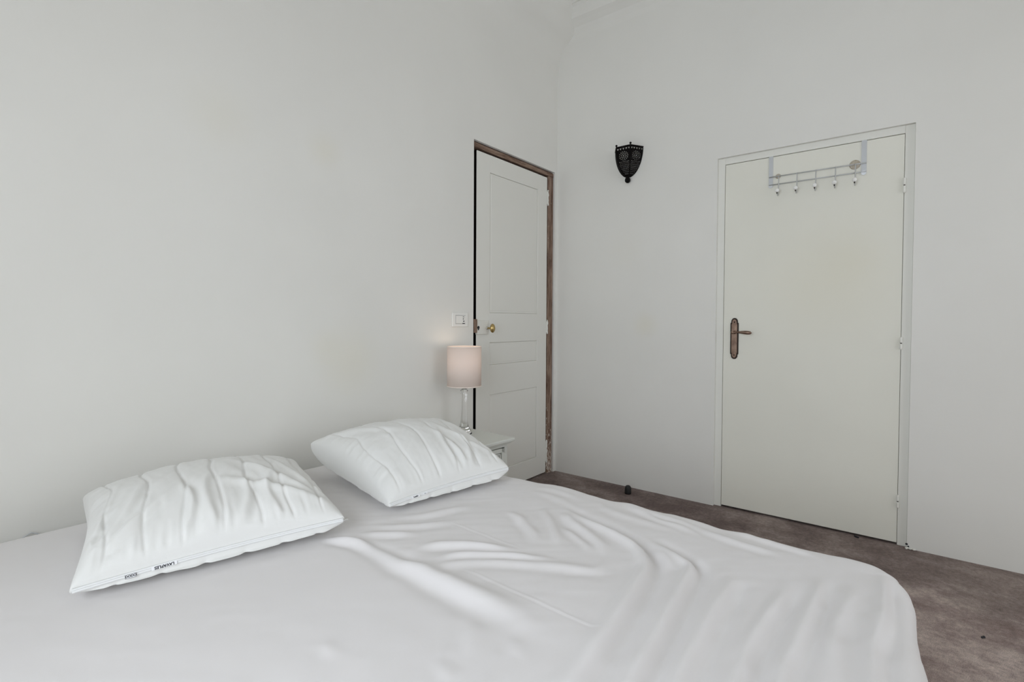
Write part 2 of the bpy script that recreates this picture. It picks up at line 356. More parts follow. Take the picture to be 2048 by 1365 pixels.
for z0, z1 in ((1.955, 2.065), (1.025, 1.127), (0.083, 0.249)):
    h = MB(); x = -0.101; nz = int((z1 - z0) / 0.012)
    pts = []; rs = []
    for k in range(nz + 1):
        z = z0 + (z1 - z0) * k / nz; pts.append((x + 0.0015 * math.sin(k * 2.1), LF - 0.003, z)); rs.append(0.0042 + 0.0022 * ((k * 7) % 3 == 0) + 0.001 * math.sin(k * 1.3))
    h.tube(pts, rs, 10)
    h.box(x - 0.014, x - 0.003, LF - 0.002, LF, z0 + 0.01, z1 - 0.01)
    put(h, 'hinge', m_gloss, d1)['label'] = 'chipped white painted hinge'

# ------------------------------------------------------------------ door 2: flat door
d2 = empty('door_2', (0.018, -1.62, 0)); struct(d2, 'flat cream white door with bronze lever handle and white casing', 'door')
RC = 0.019       # casing plane, recessed behind the wall face
c = MB()
c.box(RC, T, RY1 - 0.040, RY1, 0, RZ, 0.002); c.box(RC, T, RY0, RY0 + 0.040, 0, RZ, 0.002); c.box(RC, T, RY0 + 0.040, RY1 - 0.040, 2.0585, RZ, 0.002)
put(c, 'door_casing', m_casing, d2)
D0, D1 = -2.0385, -1.1885
put(MB().box(RC - 0.002, RC + 0.036, D0, D1, 0.012, 2.0545, 0.0015), 'door_leaf', m_door_flat, d2)
# handle plate with shouldered outline
def plate_outline(cy, z0, z1, w):
    h = w / 2; pts = []
    zt = z1 - 0.030
    right = [(h, zt - 0.004), (h * 0.98, zt), (h * 0.78, zt + 0.004), (h * 0.80, zt + 0.012), (h * 0.66, zt + 0.021), (h * 0.38, zt + 0.028), (0.0, zt + 0.030)]
    top = right + [(-a, z) for a, z in right[-2::-1]]
    bot = [(a, z0 + z1 - z) for a, z in top][::-1]
    return [(cy + a, z) for a, z in top + bot]
hp = MB().prism(plate_outline(-1.252, 0.898, 1.142, 0.046), 'x', RC - 0.006, RC - 0.002, mi=1)
hp.prism(plate_outline(-1.252, 0.906, 1.134, 0.031), 'x', RC - 0.009, RC - 0.006, mi=0)
hpo = put(hp, 'handle_plate', [m_bronze, m_bronze_dark], d2); hpo['label'] = 'aged bronze handle plate'
for z in (1.118, 0.922): put(MB().sphere((RC - 0.009, -1.252, z), 0.0042, sx=.5, n=12), 'screw', m_bronze_dark, d2, hpo)
lv = MB().lathe([(0.0, RC - 0.009), (0.010, RC - 0.0095), (0.009, RC - 0.016), (0.0065, RC - 0.024), (0.007, RC - 0.046), (0.009, RC - 0.052), (0.006, RC - 0.056), (0.0, RC - 0.057)], (0, -1.252, 1.057), 'x', 20)
hx = RC - 0.047
lv.tube([(hx, -1.250 - t, 1.057 + 0.0015 * math.sin(t * 40)) for t in (0, .008, .018, .030, .042, .055, .070, .085, .097, .104, .107)], [0.0075, 0.0055, 0.0045, 0.0050, 0.0068, 0.0088, 0.0105, 0.0110, 0.0095, 0.0055, 0.001], 16)
put(lv, 'door_handle', m_bronze, d2)['label'] = 'aged bronze lever handle'
for z0, z1 in ((1.762, 1.838), (0.985, 1.048), (0.190, 0.256)):
    h = MB(); y = -2.0405; zm = (z0 + z1) / 2; x = RC - 0.010
    for a0, a1 in ((z0, zm - 0.0015), (zm + 0.0015, z1)):
        s = 1 if a1 > zm + .01 else -1
        pr = [(0.0, a0), (0.0055, a0 + 0.001), (0.0062, a0 + 0.006), (0.0062, a1 - 0.006), (0.0055, a1 - 0.001), (0.0, a1)]
        h.lathe(pr, (x, y, 0), 'z', 16)
    h.lathe([(0.0035, zm - 0.002), (0.0035, zm + 0.002)], (x, y, 0), 'z', 12, mi=1)
    h.box(x, RC + 0.002, y - 0.0015, y + 0.0015, z0 + 0.006, z1 - 0.006)
    put(h, 'hinge', [m_casing, m_bronze_dark], d2)
cp = MB().lathe([(0.0, RC - 0.0045), (0.021, RC - 0.004), (0.0245, RC - 0.002), (0.0, RC - 0.002)], (0, -1.8335, 1.940), 'x', 36)
put(cp, 'cover_disc', m_tan, d2)['label'] = 'round tan cover disc near the top of the door'
put(MB().lathe([(0.0, RC - 0.005), (0.0125, RC - 0.005), (0.014, RC - 0.002), (0.0, RC - 0.002)], (0, -1.473, 1.941), 'x', 28), 'peephole', m_tan, d2)['label'] = 'small metal peephole disc'

# ------------------------------------------------------------------ over-door hook rack
rk = empty('coat_hook_rack', (0.0, -1.655, 1.895)); tag(rk, 'grey metal over-door rack with five white ball hooks on the flat door', 'coat rack')
FX = RC - 0.002
for y0, y1 in ((-1.447, -1.425), (-1.884, -1.861)):
    s = MB(); s.box(FX - 0.0035, FX - 0.0005, y0, y1, 1.890, 2.056, 0.0008); s.box(FX - 0.0035, FX + 0.037, y0, y1, 2.0555, 2.0575); 
    s.tube([(FX - 0.001, (y0 + y1) / 2, 1.892), (FX - 0.008, (y0 + y1) / 2, 1.8905)], 0.0115, 14)
    put(s, 'strap', m_grey, rk)
for z in (1.940, 1.8955):
    put(MB().tube([(FX - 0.008, -1.428, z), (FX - 0.008, -1.884, z)], 0.0032, 10), 'rail', m_wire, rk)
for y in (-1.478, -1.569, -1.659, -1.749, -1.837):
    h = MB(); pts = []
    for t in range(13):
        a = t / 12
        if a < .5: pts.append((FX - 0.013, y, 1.942 - 0.085 * (a / .5)))
        else:
            q = (a - .5) / .5 * PI * 0.85
            pts.append((FX - 0.013 - 0.018 * (1 - math.cos(q)) / 1.0, y + 0.0, 1.857 - 0.030 * math.sin(q)))
    h.tube(pts, 0.0026, 10); hk = put(h, 'hook', m_wire, rk)
    e = pts[-1]
    put(MB().sphere((e[0] - 0.004, y, e[2] + 0.008), 0.0112, n=20), 'hook_ball', m_ceramic, rk, hk)
    put(MB().tube([(e[0] - 0.004, y, e[2] - 0.002), (e[0] - 0.004, y, e[2] - 0.011)], [0.0036, 0.002], 10), 'ball_gap_shade', m_bronze_dark, rk, hk)  # black cap added as the gap shadow below the ball

# ------------------------------------------------------------------ light switch
sw = empty('light_switch', (-1.028, 0, 1.122)); tag(sw, 'white rectangular wall switch beside the panelled door frame above the lamp', 'light switch')
g = MB(); g.box(-1.093, -0.963, -0.009, -0.0003, 1.082, 1.164, 0.003, 3)
put(g, 'switch_plate', m_plastic, sw)
g = MB(); 
g.box(-1.068, -0.988, -0.0105, -0.0085, 1.1475, 1.1500); g.box(-1.068, -0.988, -0.0105, -0.0085, 1.0985, 1.1010)
g.box(-1.068, -1.066, -0.0105, -0.0085, 1.0985, 1.1500)
put(g, 'module_frame', mat('module_grey', (0.42, 0.42, 0.41), 0.5), sw)
put(MB().box(-1.0655, -1.014, -0.011, -0.0085, 1.1015, 1.147, 0.0012), 'rocker', m_plastic, sw)
g = MB(); g.box(-1.012, -0.992, -0.0108, -0.0085, 1.099, 1.1035); g.box(-1.008, -0.998, -0.0108, -0.0085, 1.1385, 1.1415)
g.lathe([(0.0, -0.0112), (0.0036, -0.0112), (0.0036, -0.0085)], (-1.001, 0, 1.1145), 'y', 12); g.lathe([(0.0, -0.0112), (0.0028, -0.0112), (0.0028, -0.0085)], (-1.005, 0, 1.128), 'y', 12)
put(g, 'pin_sockets', m_ink, sw)

# ------------------------------------------------------------------ pierced iron sconce
SY, SZ1, SZ0, SR = -0.572, 2.266, 2.082, 0.100
sc = empty('wall_sconce', (0, SY, 2.2)); tag(sc, 'black pierced metal half-basket sconce high on the right wall', 'wall lamp')
def srad(t): return SR * (0.10 + 0.90 * (max(0.0, 1 - t ** 2.1)) ** 0.62)
cor = [(0.0, 1.0), (-0.8660, 0.5), (-0.8660, -0.5), (0.0, -1.0)]   # half hexagon against the wall
random.seed(3)
for i in range(3):
    (ax, ay), (bx_, by) = cor[i], cor[i + 1]
    bm = bmesh.new(); NS, NT = 44, 84; vv = [[None] * (NT + 1) for _ in range(NS + 1)]
    for s in range(NS + 1):
        for t in range(NT + 1):
            u = s / NS; r = srad(t / NT)
            vv[s][t] = bm.verts.new((-0.001 + (ax + (bx_ - ax) * u) * r * 0.99, SY + (ay + (by - ay) * u) * r, SZ1 - (SZ1 - SZ0) * t / NT))
    def hole(u, t):
        # u 0..1 across, t 0..1 down the facet
        ww = abs(u - .5) * 2; w_mm = (u - .5) * srad(t) / SR
        if ww > .86 or t < .045 or t > .93: return False
        # row of triangles under the rim
        if .055 < t < .125:
            k = (u * 5) % 1; return abs(k - .5) < .38 * (1 - (t - .055) / .07)
        # sun wheel of petals
        dx = w_mm; dy = (t - .33) * 2.1 * 1.0
        rr = math.hypot(dx, dy * .5 / .5)
        a = math.atan2(dy, dx)
        if .10 < rr < .21: return math.cos(a * 9) > .25
        if .25 < rr < .33: return math.cos(a * 14) > .1
        if rr < .05: return True
        if t > .50:
            kk = (t - .50) / .055; row = int(kk); fr = kk - row
            cx = ((w_mm * 11) + (row % 2) * .5) % 1
            return (fr - .5) ** 2 + (cx - .5) ** 2 < .085
        return False
    for s in range(NS):
        for t in range(NT):
            if not hole((s + .5) / NS, (t + .5) / NT):
                bm.faces.new((vv[s][t], vv[s + 1][t], vv[s + 1][t + 1], vv[s][t + 1]))
    bmesh.ops.delete(bm, geom=[v for v in bm.verts if not v.link_faces], context='VERTS')
    me = bpy.data.meshes.new('pierced_panel'); bm.to_mesh(me); bm.free(); me.materials.append(m_iron)
    o = link('pierced_panel', me, sc); o.location = -Vector(sc.location)
    md = o.modifiers.new('thickness', 'SOLIDIFY'); md.thickness = 0.0016; md.offset = 0
g = MB(); ring = [(-0.002 + a * SR * 1.01, SY + c_ * SR * 1.01, SZ1) for a, c_ in cor]
for i in range(3): g.tube([ring[i], ring[i + 1]], 0.0034, 8)
put(g, 'rim', m_iron, sc)
for i, (a, c_) in enumerate(cor):
    put(MB().tube([(-0.003 + a * srad(t / 20), SY + c_ * srad(t / 20) * (.985 if i in (0, 3) else 1), SZ1 - (SZ1 - SZ0) * t / 20) for t in range(21)], 0.0027, 8), 'rib', m_iron, sc)
for a, c_ in cor[1:3]:
    put(MB().tube([(a * SR, SY + c_ * SR, SZ1), (a * SR, SY + c_ * SR, SZ1 + .010)], 0.003, 8).sphere((a * SR, SY + c_ * SR, SZ1 + 0.012), 0.0072, n=14), 'top_finial', m_iron, sc)
put(MB().lathe([(0.0, SZ0 + 0.006), (0.011, SZ0 + 0.004), (0.009, SZ0 - 0.002), (0.0165, SZ0 - 0.012), (0.0185, SZ0 - 0.022), (0.0165, SZ0 - 0.032), (0.008, SZ0 - 0.040), (0.0, SZ0 - 0.042)], (-0.0195, SY, 0), 'z', 20), 'bottom_finial', m_iron, sc)

# ------------------------------------------------------------------ door stop on the carpet
put_ds = MB().lathe([(0.0, 0.0), (0.019, 0.0), (0.0205, 0.006), (0.0205, 0.034), (0.018, 0.045), (0.012, 0.053), (0.0, 0.056)], (-0.128, -0.648, 0.0), 'z', 28)
tag(put_ds.build('door_stop', m_rubber, origin=(-0.128, -0.648, 0)), 'small black rubber door stop on the carpet by the right wall', 'door stop')
# bit of dark fluff on the carpet, crumb below the flat door
g = MB(); g.sphere((-0.739, -2.305, 0.004), 0.006, sx=1.0, sy=.7, sz=.6, n=10).sphere((-0.744, -2.300, 0.003), 0.004, n=8)
tag(g.build('lint_speck', m_ink, origin=(-0.739, -2.305, 0.0)), 'tiny black speck of lint lying on the open carpet', 'lint')
g = MB(); g.sphere((-0.006, -1.872, 0.005), 0.007, sx=.8, sy=1.2, sz=.7, n=10).sphere((-0.007, -1.864, 0.009), 0.0035, n=8).sphere((-0.008, -1.881, 0.0045), 0.004, n=8)
tag(g.build('fluff_clump', m_ink, origin=(-0.008, -1.872, 0.0)), 'dark clump of fluff caught under the flat door', 'lint')
g = MB()
for k in range(9): g.sphere((-0.006 - .010 * random.random(), -2.075 - .004 * k - .004 * random.random(), 0.004 + .003 * random.random()), 0.0035 + .003 * random.random(), sz=.7, n=8)
g.sphere((-0.002, -2.079, 0.022), 0.0055, sx=.3, n=8, mi=1).sphere((-0.003, -2.086, 0.012), 0.004, sx=.5, n=8, mi=1)
tag(g.build('plaster_crumbs', [m_casing, m_ink], origin=(-0.006, -2.09, 0.0)), 'crumbled white plaster bits at the foot of the flat door right casing', 'plaster crumbs')
# loose cord on the left wall behind the mattress
g = MB(); pts = [(-2.935, -0.012, 0.36), (-2.925, -0.012, 0.43), (-2.905, -0.012, 0.462), (-2.882, -0.012, 0.474), (-2.862, -0.012, 0.462), (-2.845, -0.012, 0.43), (-2.84, -0.012, 0.36)]
tag(g.tube(pts, 0.0018, 8).build('wall_cable', m_grey, origin=(-2.89, -0.012, 0.36)), 'thin pale cable looping above the mattress edge at far left', 'cable')

# ------------------------------------------------------------------ nightstand
NZ = 0.493
ns = empty('nightstand', (-1.253, -0.225, 0), math.radians(-4)); tag(ns, 'small white painted nightstand with panelled front between bed and door', 'nightstand')
def nput(mb, name, m, parent=None): return mb.build(name, m, parent or ns)
tx, ty = 0.235, 0.180
nput(MB().box(-tx, tx, -ty, ty, NZ - 0.018, NZ, 0.005, 3).box(-tx + .012, tx - .012, -ty + .012, ty - .008, NZ - 0.028, NZ - 0.018, 0.004), 'tabletop', m_ns)
bx0, bx1, by0, by1 = -0.205, 0.205, -0.150, 0.160
b = MB(); b.box(bx0, bx0 + .016, by0 + .016, by1, .12, NZ - .028); b.box(bx1 - .016, bx1, by0 + .016, by1, .12, NZ - .028); b.box(bx0, bx1, by1 - .012, by1, .12, NZ - .028)
b.box(bx0, bx1, by0 + .016, by1, .12, .136)
b.box(bx0, bx0 + .022, by0, by0 + .018, .10, NZ - .028, .002); b.box(bx1 - .022, bx1, by0, by0 + .018, .10, NZ - .028, .002)
b.box(bx0 + .022, bx1 - .022, by0, by0 + .018, NZ - .046, NZ - .028, .001); b.box(bx0 + .022, bx1 - .022, by0, by0 + .018, .10, .14, .001)
nput(b, 'body', m_ns)
b = MB(); dx0, dx1, dz0, dz1 = bx0 + .025, bx1 - .025, .143, NZ - .050
b.box(dx0, dx1, by0 + .008, by0 + .016, dz0, dz1)
for q0, q1, yy in ((0.0, .022, by0 - .004), (.026, .034, by0 - .001), (.036, .042, by0 + .002)):
    b.box(dx0 + q0, dx0 + q1, yy, by0 + .010, dz0 + q0, dz1 - q0, .0015); b.box(dx1 - q1, dx1 - q0, yy, by0 + .010, dz0 + q0, dz1 - q0, .0015)
    b.box(dx0 + q0, dx1 - q0, yy, by0 + .010, dz0 + q0, dz0 + q1, .0015); b.box(dx0 + q0, dx1 - q0, yy, by0 + .010, dz1 - q1, dz1 - q0, .0015)
nd = nput(b, 'door', m_ns)
nput(MB().lathe([(0.0, by0 - .030), (.009, by0 - .028), (.013, by0 - .020), (.006, by0 - .010), (.006, by0 - .003), (0.0, by0 - .003)], (dx0 + .011, 0, .30), 'y', 16), 'door_knob', m_metal, nd)
for sx in (bx0 + .018, bx1 - .018):
    for sy in (by0 + .020, by1 - .018):
        nput(MB().tube([(sx, sy, 0.0), (sx, sy, .06), (sx, sy, .12)], [.010, .014, .018], 12), 'leg', m_ns)

# ------------------------------------------------------------------ table lamp
LX, LY = -1.143, -0.150
tl = empty('table_lamp', (LX, LY, NZ)); tag(tl, 'table lamp with pale pink drum shade and clear glass column on the nightstand', 'lamp')
z = NZ
def flute(a, h): return 1 + (0.07 if h < NZ + .225 else 0) * math.cos(4 * a) 
prof = [(0.0, z + .0005), (.044, z + .0005), (.047, z + .006), (.043, z + .015), (.034, z + .028), (.026, z + .045), (.020, z + .07), (.0175, z + .11), (.0165, z + .16), (.0165, z + .215), (.020, z + .226), (.014, z + .232), (.022, z + .240), (.014, z + .248), (0.0, z + .250)]
put(MB().lathe(prof, (LX, LY, 0), 'z', 48, mod=flute), 'glass_column', m_glass, tl)['label'] = 'clear glass column'
g = MB().lathe([(0.0, z + .2505), (.018, z + .2505), (.019, z + .256), (.026, z + .262), (.012, z + .267), (.010, z + .30), (.016, z + .305), (.016, z + .335), (0.0, z + .336)], (LX, LY, 0), 'z', 28)
put(g, 'lamp_socket', m_metal, tl)
g = MB().lathe([(.012, z + .3365), (.013, z + .35), (.026, z + .375), (.030, z + .395), (.024, z + .415), (.010, z + .426), (0.0, z + .428)], (LX, LY, 0), 'z', 24)
put(g, 'bulb', m_bulb, tl)
bl_ = bpy.data.lights.new('bulb_glow', 'POINT'); bl_.energy = 0.16; bl_.color = (1, 0.80, 0.62); bl_.shadow_soft_size = 0.03
_bo = bpy.data.objects.new('bulb_glow', bl_); COL.objects.link(_bo); _bo.parent = tl; _bo.location = (0, 0, 0.46)
ZB, ZT, RS = 0.757, 0.977, 0.0935
bm = bmesh.new(); n = 64
rows = [(RS, ZB), (RS, ZT), (RS - .0015, ZT), (RS - .0015, ZB)]
rings = [[bm.verts.new((LX + r * math.cos(2 * PI * k / n), LY + r * math.sin(2 * PI * k / n), zz)) for k in range(n)] for r, zz in rows]
for i in range(4):
    for k in range(n):
        q = bm.faces.new((rings[i][k], rings[i][(k + 1) % n], rings[(i + 1) % 4][(k + 1) % n], rings[(i + 1) % 4][k])); q.smooth = i in (0, 2)
me = bpy.data.meshes.new('lamp_shade'); bm.to_mesh(me); bm.free(); me.materials.append(m_shade)
sh = link('lamp_shade', me, tl); sh.location = -Vector(tl.location); sh['label'] = 'pale pink drum shade'
for zz in (ZB + .003, ZT - .003):
    g = MB(); g.tube([(LX + (RS + .0004) * math.cos(2 * PI * k / 64), LY + (RS + .0004) * math.sin(2 * PI * k / 64), zz) for k in range(65)], 0.0022, 8, cap=False)
    put(g, 'edge_band', m_trimband, tl, sh)
g = MB()
for k in range(3):
    a = 2 * PI * k / 3 + .4; g.tube([(LX + .012 * math.cos(a), LY + .012 * math.sin(a), z + .304), (LX + (RS - .002) * math.cos(a), LY + (RS - .002) * math.sin(a), z + .292)], 0.0014, 6)
put(g, 'shade_spider', m_metal, tl)

# ------------------------------------------------------------------ cloth helpers
rng = np.random.RandomState(11)
def vnoise(x, y, seed):
    r = np.random.RandomState(seed).rand(64, 64)
    xi = np.floor(x).astype(int); yi = np.floor(y).astype(int); fx = x - xi; fy = y - yi
    fx = fx * fx * fx * (fx * (fx * 6 - 15) + 10); fy = fy * fy * fy * (fy * (fy * 6 - 15) + 10)
    a = r[xi % 64, yi % 64]; b_ = r[(xi + 1) % 64, yi % 64]; c_ = r[xi % 64, (yi + 1) % 64]; d = r[(xi + 1) % 64, (yi + 1) % 64]
    return (a * (1 - fx) + b_ * fx) * (1 - fy) + (c_ * (1 - fx) + d * fx) * fy - .5
def catmull(P, n=6):
    P = [np.array(p, float) for p in P]; out = []
    for i in range(len(P) - 1):
        p0, p1, p2, p3 = P[max(i - 1, 0)], P[i], P[i + 1], P[min(i + 2, len(P) - 1)]
        for k in range(n):
            t = k / n; out.append(.5 * (2 * p1 + (p2 - p0) * t + (2 * p0 - 5 * p1 + 4 * p2 - p3) * t * t + (3 * p1 - p0 - 3 * p2 + p3) * t ** 3))
    return np.array(out + [P[-1]])
def fold(X, Y, pts, amp, sig, fin=.15, fout=.15, val=0.0, sig2=None):
    """height of a soft ridge that follows the polyline; `val` adds a valley on its right-hand side"""
    C = catmull(pts); D = np.full(X.shape, 1e9); S = np.zeros(X.shape); Tt = np.zeros(X.shape)
    seg = np.linalg.norm(C[1:] - C[:-1], axis=1); cum = np.concatenate([[0], np.cumsum(seg)]); tot = cum[-1]
    lo = C.min(0) - 5 * max(sig, sig2 or 0); hi = C.max(0) + 5 * max(sig, sig2 or 0)
    msk = (X > lo[0]) & (X < hi[0]) & (Y > lo[1]) & (Y < hi[1])
    x = X[msk]; y = Y[msk]; d_ = np.full(x.shape, 1e9); s_ = np.zeros(x.shape); t_ = np.zeros(x.shape)
    for i in range(len(C) - 1):
        ex, ey = C[i + 1] - C[i]; L2 = ex * ex + ey * ey + 1e-12
        t = np.clip(((x - C[i][0]) * ex + (y - C[i][1]) * ey) / L2, 0, 1)
        dx = x - C[i][0] - t * ex; dy = y - C[i][1] - t * ey; d = np.hypot(dx, dy)
        m = d < d_; d_[m] = d[m]; s_[m] = np.sign(ex * dy - ey * dx)[m] * -1; t_[m] = ((cum[i] + t * seg[i]) / tot)[m]
    s2 = sig if sig2 is None else sig + (sig2 - sig) * t_
    fade = np.clip(t_ / max(fin, 1e-6), 0, 1) * np.clip((1 - t_) / max(fout, 1e-6), 0, 1); fade = fade * fade * (3 - 2 * fade)
    sd = d_ * s_
    h = np.exp(-sd ** 2 / (2 * s2 ** 2)) - abs(val) * np.exp(-(sd - np.sign(val) * 1.9 * s2) ** 2 / (2 * (s2 * 1.1) ** 2))
    out = np.zeros(X.shape); out[msk] = amp * fade * h
    return out
def grid_mesh(name, P, m, parent, loc):
    ny, nx, _ = P.shape
    me = bpy.data.meshes.new(name); idx = np.arange(ny * nx).reshape(ny, nx)
    F = np.stack([idx[:-1, :-1], idx[:-1, 1:], idx[1:, 1:], idx[1:, :-1]], -1).reshape(-1, 4)
    me.from_pydata(P.reshape(-1, 3).tolist(), [], F.tolist()); me.materials.append(m)
    me.polygons.foreach_set('use_smooth', [True] * len(me.polygons)); me.update()
    o = link(name, me, parent, loc); return o

# ------------------------------------------------------------------ bed
BX0, BX1, BY0, BY1, BZ = -3.190, -1.575, -2.092, -0.085, 0.500
bed = empty('bed', (-2.38, -1.12, 0)); tag(bed, 'large double bed covered with a wrinkled white fitted sheet', 'bed')
bl = -Vector(bed.location)
FOLDS = {
'A':[(-2.423,-0.783),(-2.395,-0.805),(-2.363,-0.870),(-2.355,-0.930),(-2.358,-1.017),(-2.363,-1.094),(-2.359,-1.147),(-2.361,-1.218),(-2.362,-1.313),(-2.362,-1.399),(-2.362,-1.52)],
'A2':[(-2.331,-0.870),(-2.337,-1.007),(-2.330,-1.077),(-2.300,-1.140)],
'B':[(-2.282,-1.029),(-2.226,-1.076),(-2.173,-1.136),(-2.137,-1.210),(-2.110,-1.289)],
'C':[(-2.306,-1.124),(-2.246,-1.156),(-2.204,-1.199),(-2.156,-1.259),(-2.117,-1.325),(-2.081,-1.387)],
'C3':[(-2.352,-1.140),(-2.290,-1.178),(-2.228,-1.221),(-2.170,-1.302),(-2.120,-1.388),(-2.078,-1.465),(-2.023,-1.468),(-1.959,-1.440)],
'D':[(-1.807,-1.135),(-1.914,-1.245),(-1.976,-1.300),(-2.045,-1.351)],
'D2':[(-1.905,-1.056),(-1.933,-1.126),(-1.985,-1.181)],
'E':[(-1.894,-1.096),(-1.954,-1.172),(-1.997,-1.232),(-2.057,-1.280)],
'F':[(-1.803,-1.209),(-1.861,-1.288),(-1.897,-1.356),(-1.945,-1.420),(-2.010,-1.450)],
'I':[(-1.899,-1.263),(-1.934,-1.332),(-1.968,-1.391),(-2.019,-1.420)],
'G':[(-1.767,-1.170),(-1.816,-1.295),(-1.851,-1.413),(-1.887,-1.491),(-1.929,-1.533),(-1.988,-1.562),(-2.084,-1.578),(-2.199,-1.591),(-2.304,-1.603),(-2.394,-1.612),(-2.50,-1.62),(-2.66,-1.63)],
'H':[(-1.826,-1.487),(-1.848,-1.559),(-1.886,-1.621),(-1.914,-1.650),(-1.997,-1.660),(-2.166,-1.672),(-2.302,-1.684),(-2.418,-1.697),(-2.52,-1.70),(-2.66,-1.71)],
'H2':[(-1.860,-1.525),(-1.901,-1.585),(-1.952,-1.606)],
'K':[(-1.866,-1.758),(-1.971,-1.759),(-2.069,-1.757),(-2.173,-1.757),(-2.259,-1.757),(-2.40,-1.77),(-2.60,-1.79)],
'L':[(-1.816,-1.866),(-1.920,-1.864),(-2.029,-1.851),(-2.140,-1.839),(-2.215,-1.838),(-2.38,-1.845),(-2.58,-1.86)],
'M':[(-1.737,-1.934),(-1.869,-1.927),(-1.985,-1.917),(-2.094,-1.907),(-2.182,-1.897),(-2.30,-1.90),(-2.48,-1.91)],
'N':[(-1.727,-2.001),(-1.868,-1.984),(-1.974,-1.966),(-2.071,-1.962),(-2.2,-1.96)],
'O':[(-1.628,-2.055),(-1.768,-2.052),(-1.892,-2.044),(-2.005,-2.027),(-2.132,-2.024),(-2.3,-2.02),(-2.45,-2.02)],
'Q1':[(-1.620,-1.309),(-1.645,-1.405),(-1.675,-1.483),(-1.681,-1.547),(-1.704,-1.630)],
'Q2':[(-1.583,-1.258),(-1.633,-1.433),(-1.651,-1.547),(-1.674,-1.641)],
'Q3':[(-1.652,-1.572),(-1.686,-1.695),(-1.696,-1.798),(-1.705,-1.842)],
'Q4':[(-1.599,-1.638),(-1.622,-1.753),(-1.636,-1.854),(-1.649,-1.929)],
'Q5':[(-1.636,-1.214),(-1.700,-1.336),(-1.711,-1.473),(-1.691,-1.612)],
'R1':[(-2.088,-0.986),(-2.092,-1.135),(-2.100,-1.275)],
'R2':[(-2.277,-1.203),(-2.281,-1.360),(-2.285,-1.472),(-2.288,-1.627)],
'T1':[(-2.176,-0.803),(-2.095,-0.877),(-1.987,-0.920),(-1.912,-0.974)],
'T2':[(-2.260,-0.789),(-2.205,-0.885),(-2.121,-0.965),(-2.055,-1.024)],
'T3':[(-2.317,-0.822),(-2.254,-0.912),(-2.192,-0.987)],
'S1':[(-2.407,-1.378),(-2.458,-1.410),(-2.511,-1.439)],
'S2':[(-2.408,-1.473),(-2.436,-1.495),(-2.463,-1.508)],
'S3':[(-2.643,-1.199),(-2.654,-1.242),(-2.657,-1.273)],
'S4':[(-2.544,-1.406),(-2.563,-1.441),(-2.576,-1.473)],
'U1':[(-1.70,-1.00),(-1.72,-1.15),(-1.78,-1.28)],
'U2':[(-1.66,-0.98),(-1.66,-1.12),(-1.68,-1.22)],
}
# name: amplitude, width, fade in, fade out, valley share, width at the far end
FP = {'A':(.0100,.009,.12,.30,.45,.026),'A2':(-.008,.013,.3,.3,0,.02),'B':(.008,.013,.3,.4,.5,.010),'C':(.007,.012,.3,.4,.5,.009),'C3':(.0045,.014,.2,.3,.4,.014),
 'D':(.0045,.010,.3,.3,-.0,.012),'D2':(.0035,.010,.4,.4,0,.01),'E':(.0045,.011,.3,.3,.5,.012),'F':(.007,.012,.2,.3,.4,.014),'I':(.004,.010,.3,.3,.3,.01),
 'G':(.0080,.012,.2,.35,-1.0,.017),'H':(.0075,.011,.2,.35,-1.1,.016),'H2':(.004,.010,.4,.4,.3,.01),'K':(.0050,.012,.2,.2,-1.3,.016),'L':(.0055,.010,.2,.2,-1.3,.015),
 'M':(.0048,.009,.2,.25,-1.3,.014),'N':(.0032,.010,.3,.4,-1.0,.014),'O':(.0052,.010,.15,.2,-1.3,.014),'Q1':(.0045,.010,.3,.3,.4,.01),'Q2':(.004,.010,.3,.3,.3,.01),
 'Q3':(.004,.011,.3,.3,.3,.011),'Q4':(.004,.011,.3,.3,.3,.011),'Q5':(.003,.014,.4,.4,.3,.014),'R1':(.0008,.0026,.2,.2,.6,.0026),'R2':(.0008,.0026,.2,.2,.6,.0026),
 'T1':(.005,.014,.4,.4,.4,.014),'T2':(.005,.013,.4,.4,.4,.013),'T3':(.006,.013,.4,.4,.4,.013),'S1':(.002,.014,.4,.4,.5,.014),'S2':(.0015,.012,.4,.4,.5,.012),
 'S3':(.0015,.012,.4,.4,.5,.012),'S4':(.0015,.012,.4,.4,.5,.012),'U1':(.0025,.014,.4,.4,.3,.014),'U2':(.0025,.012,.4,.4,.3,.012)}
R0, RR, DROP = 0.105, 0.048, 0.30
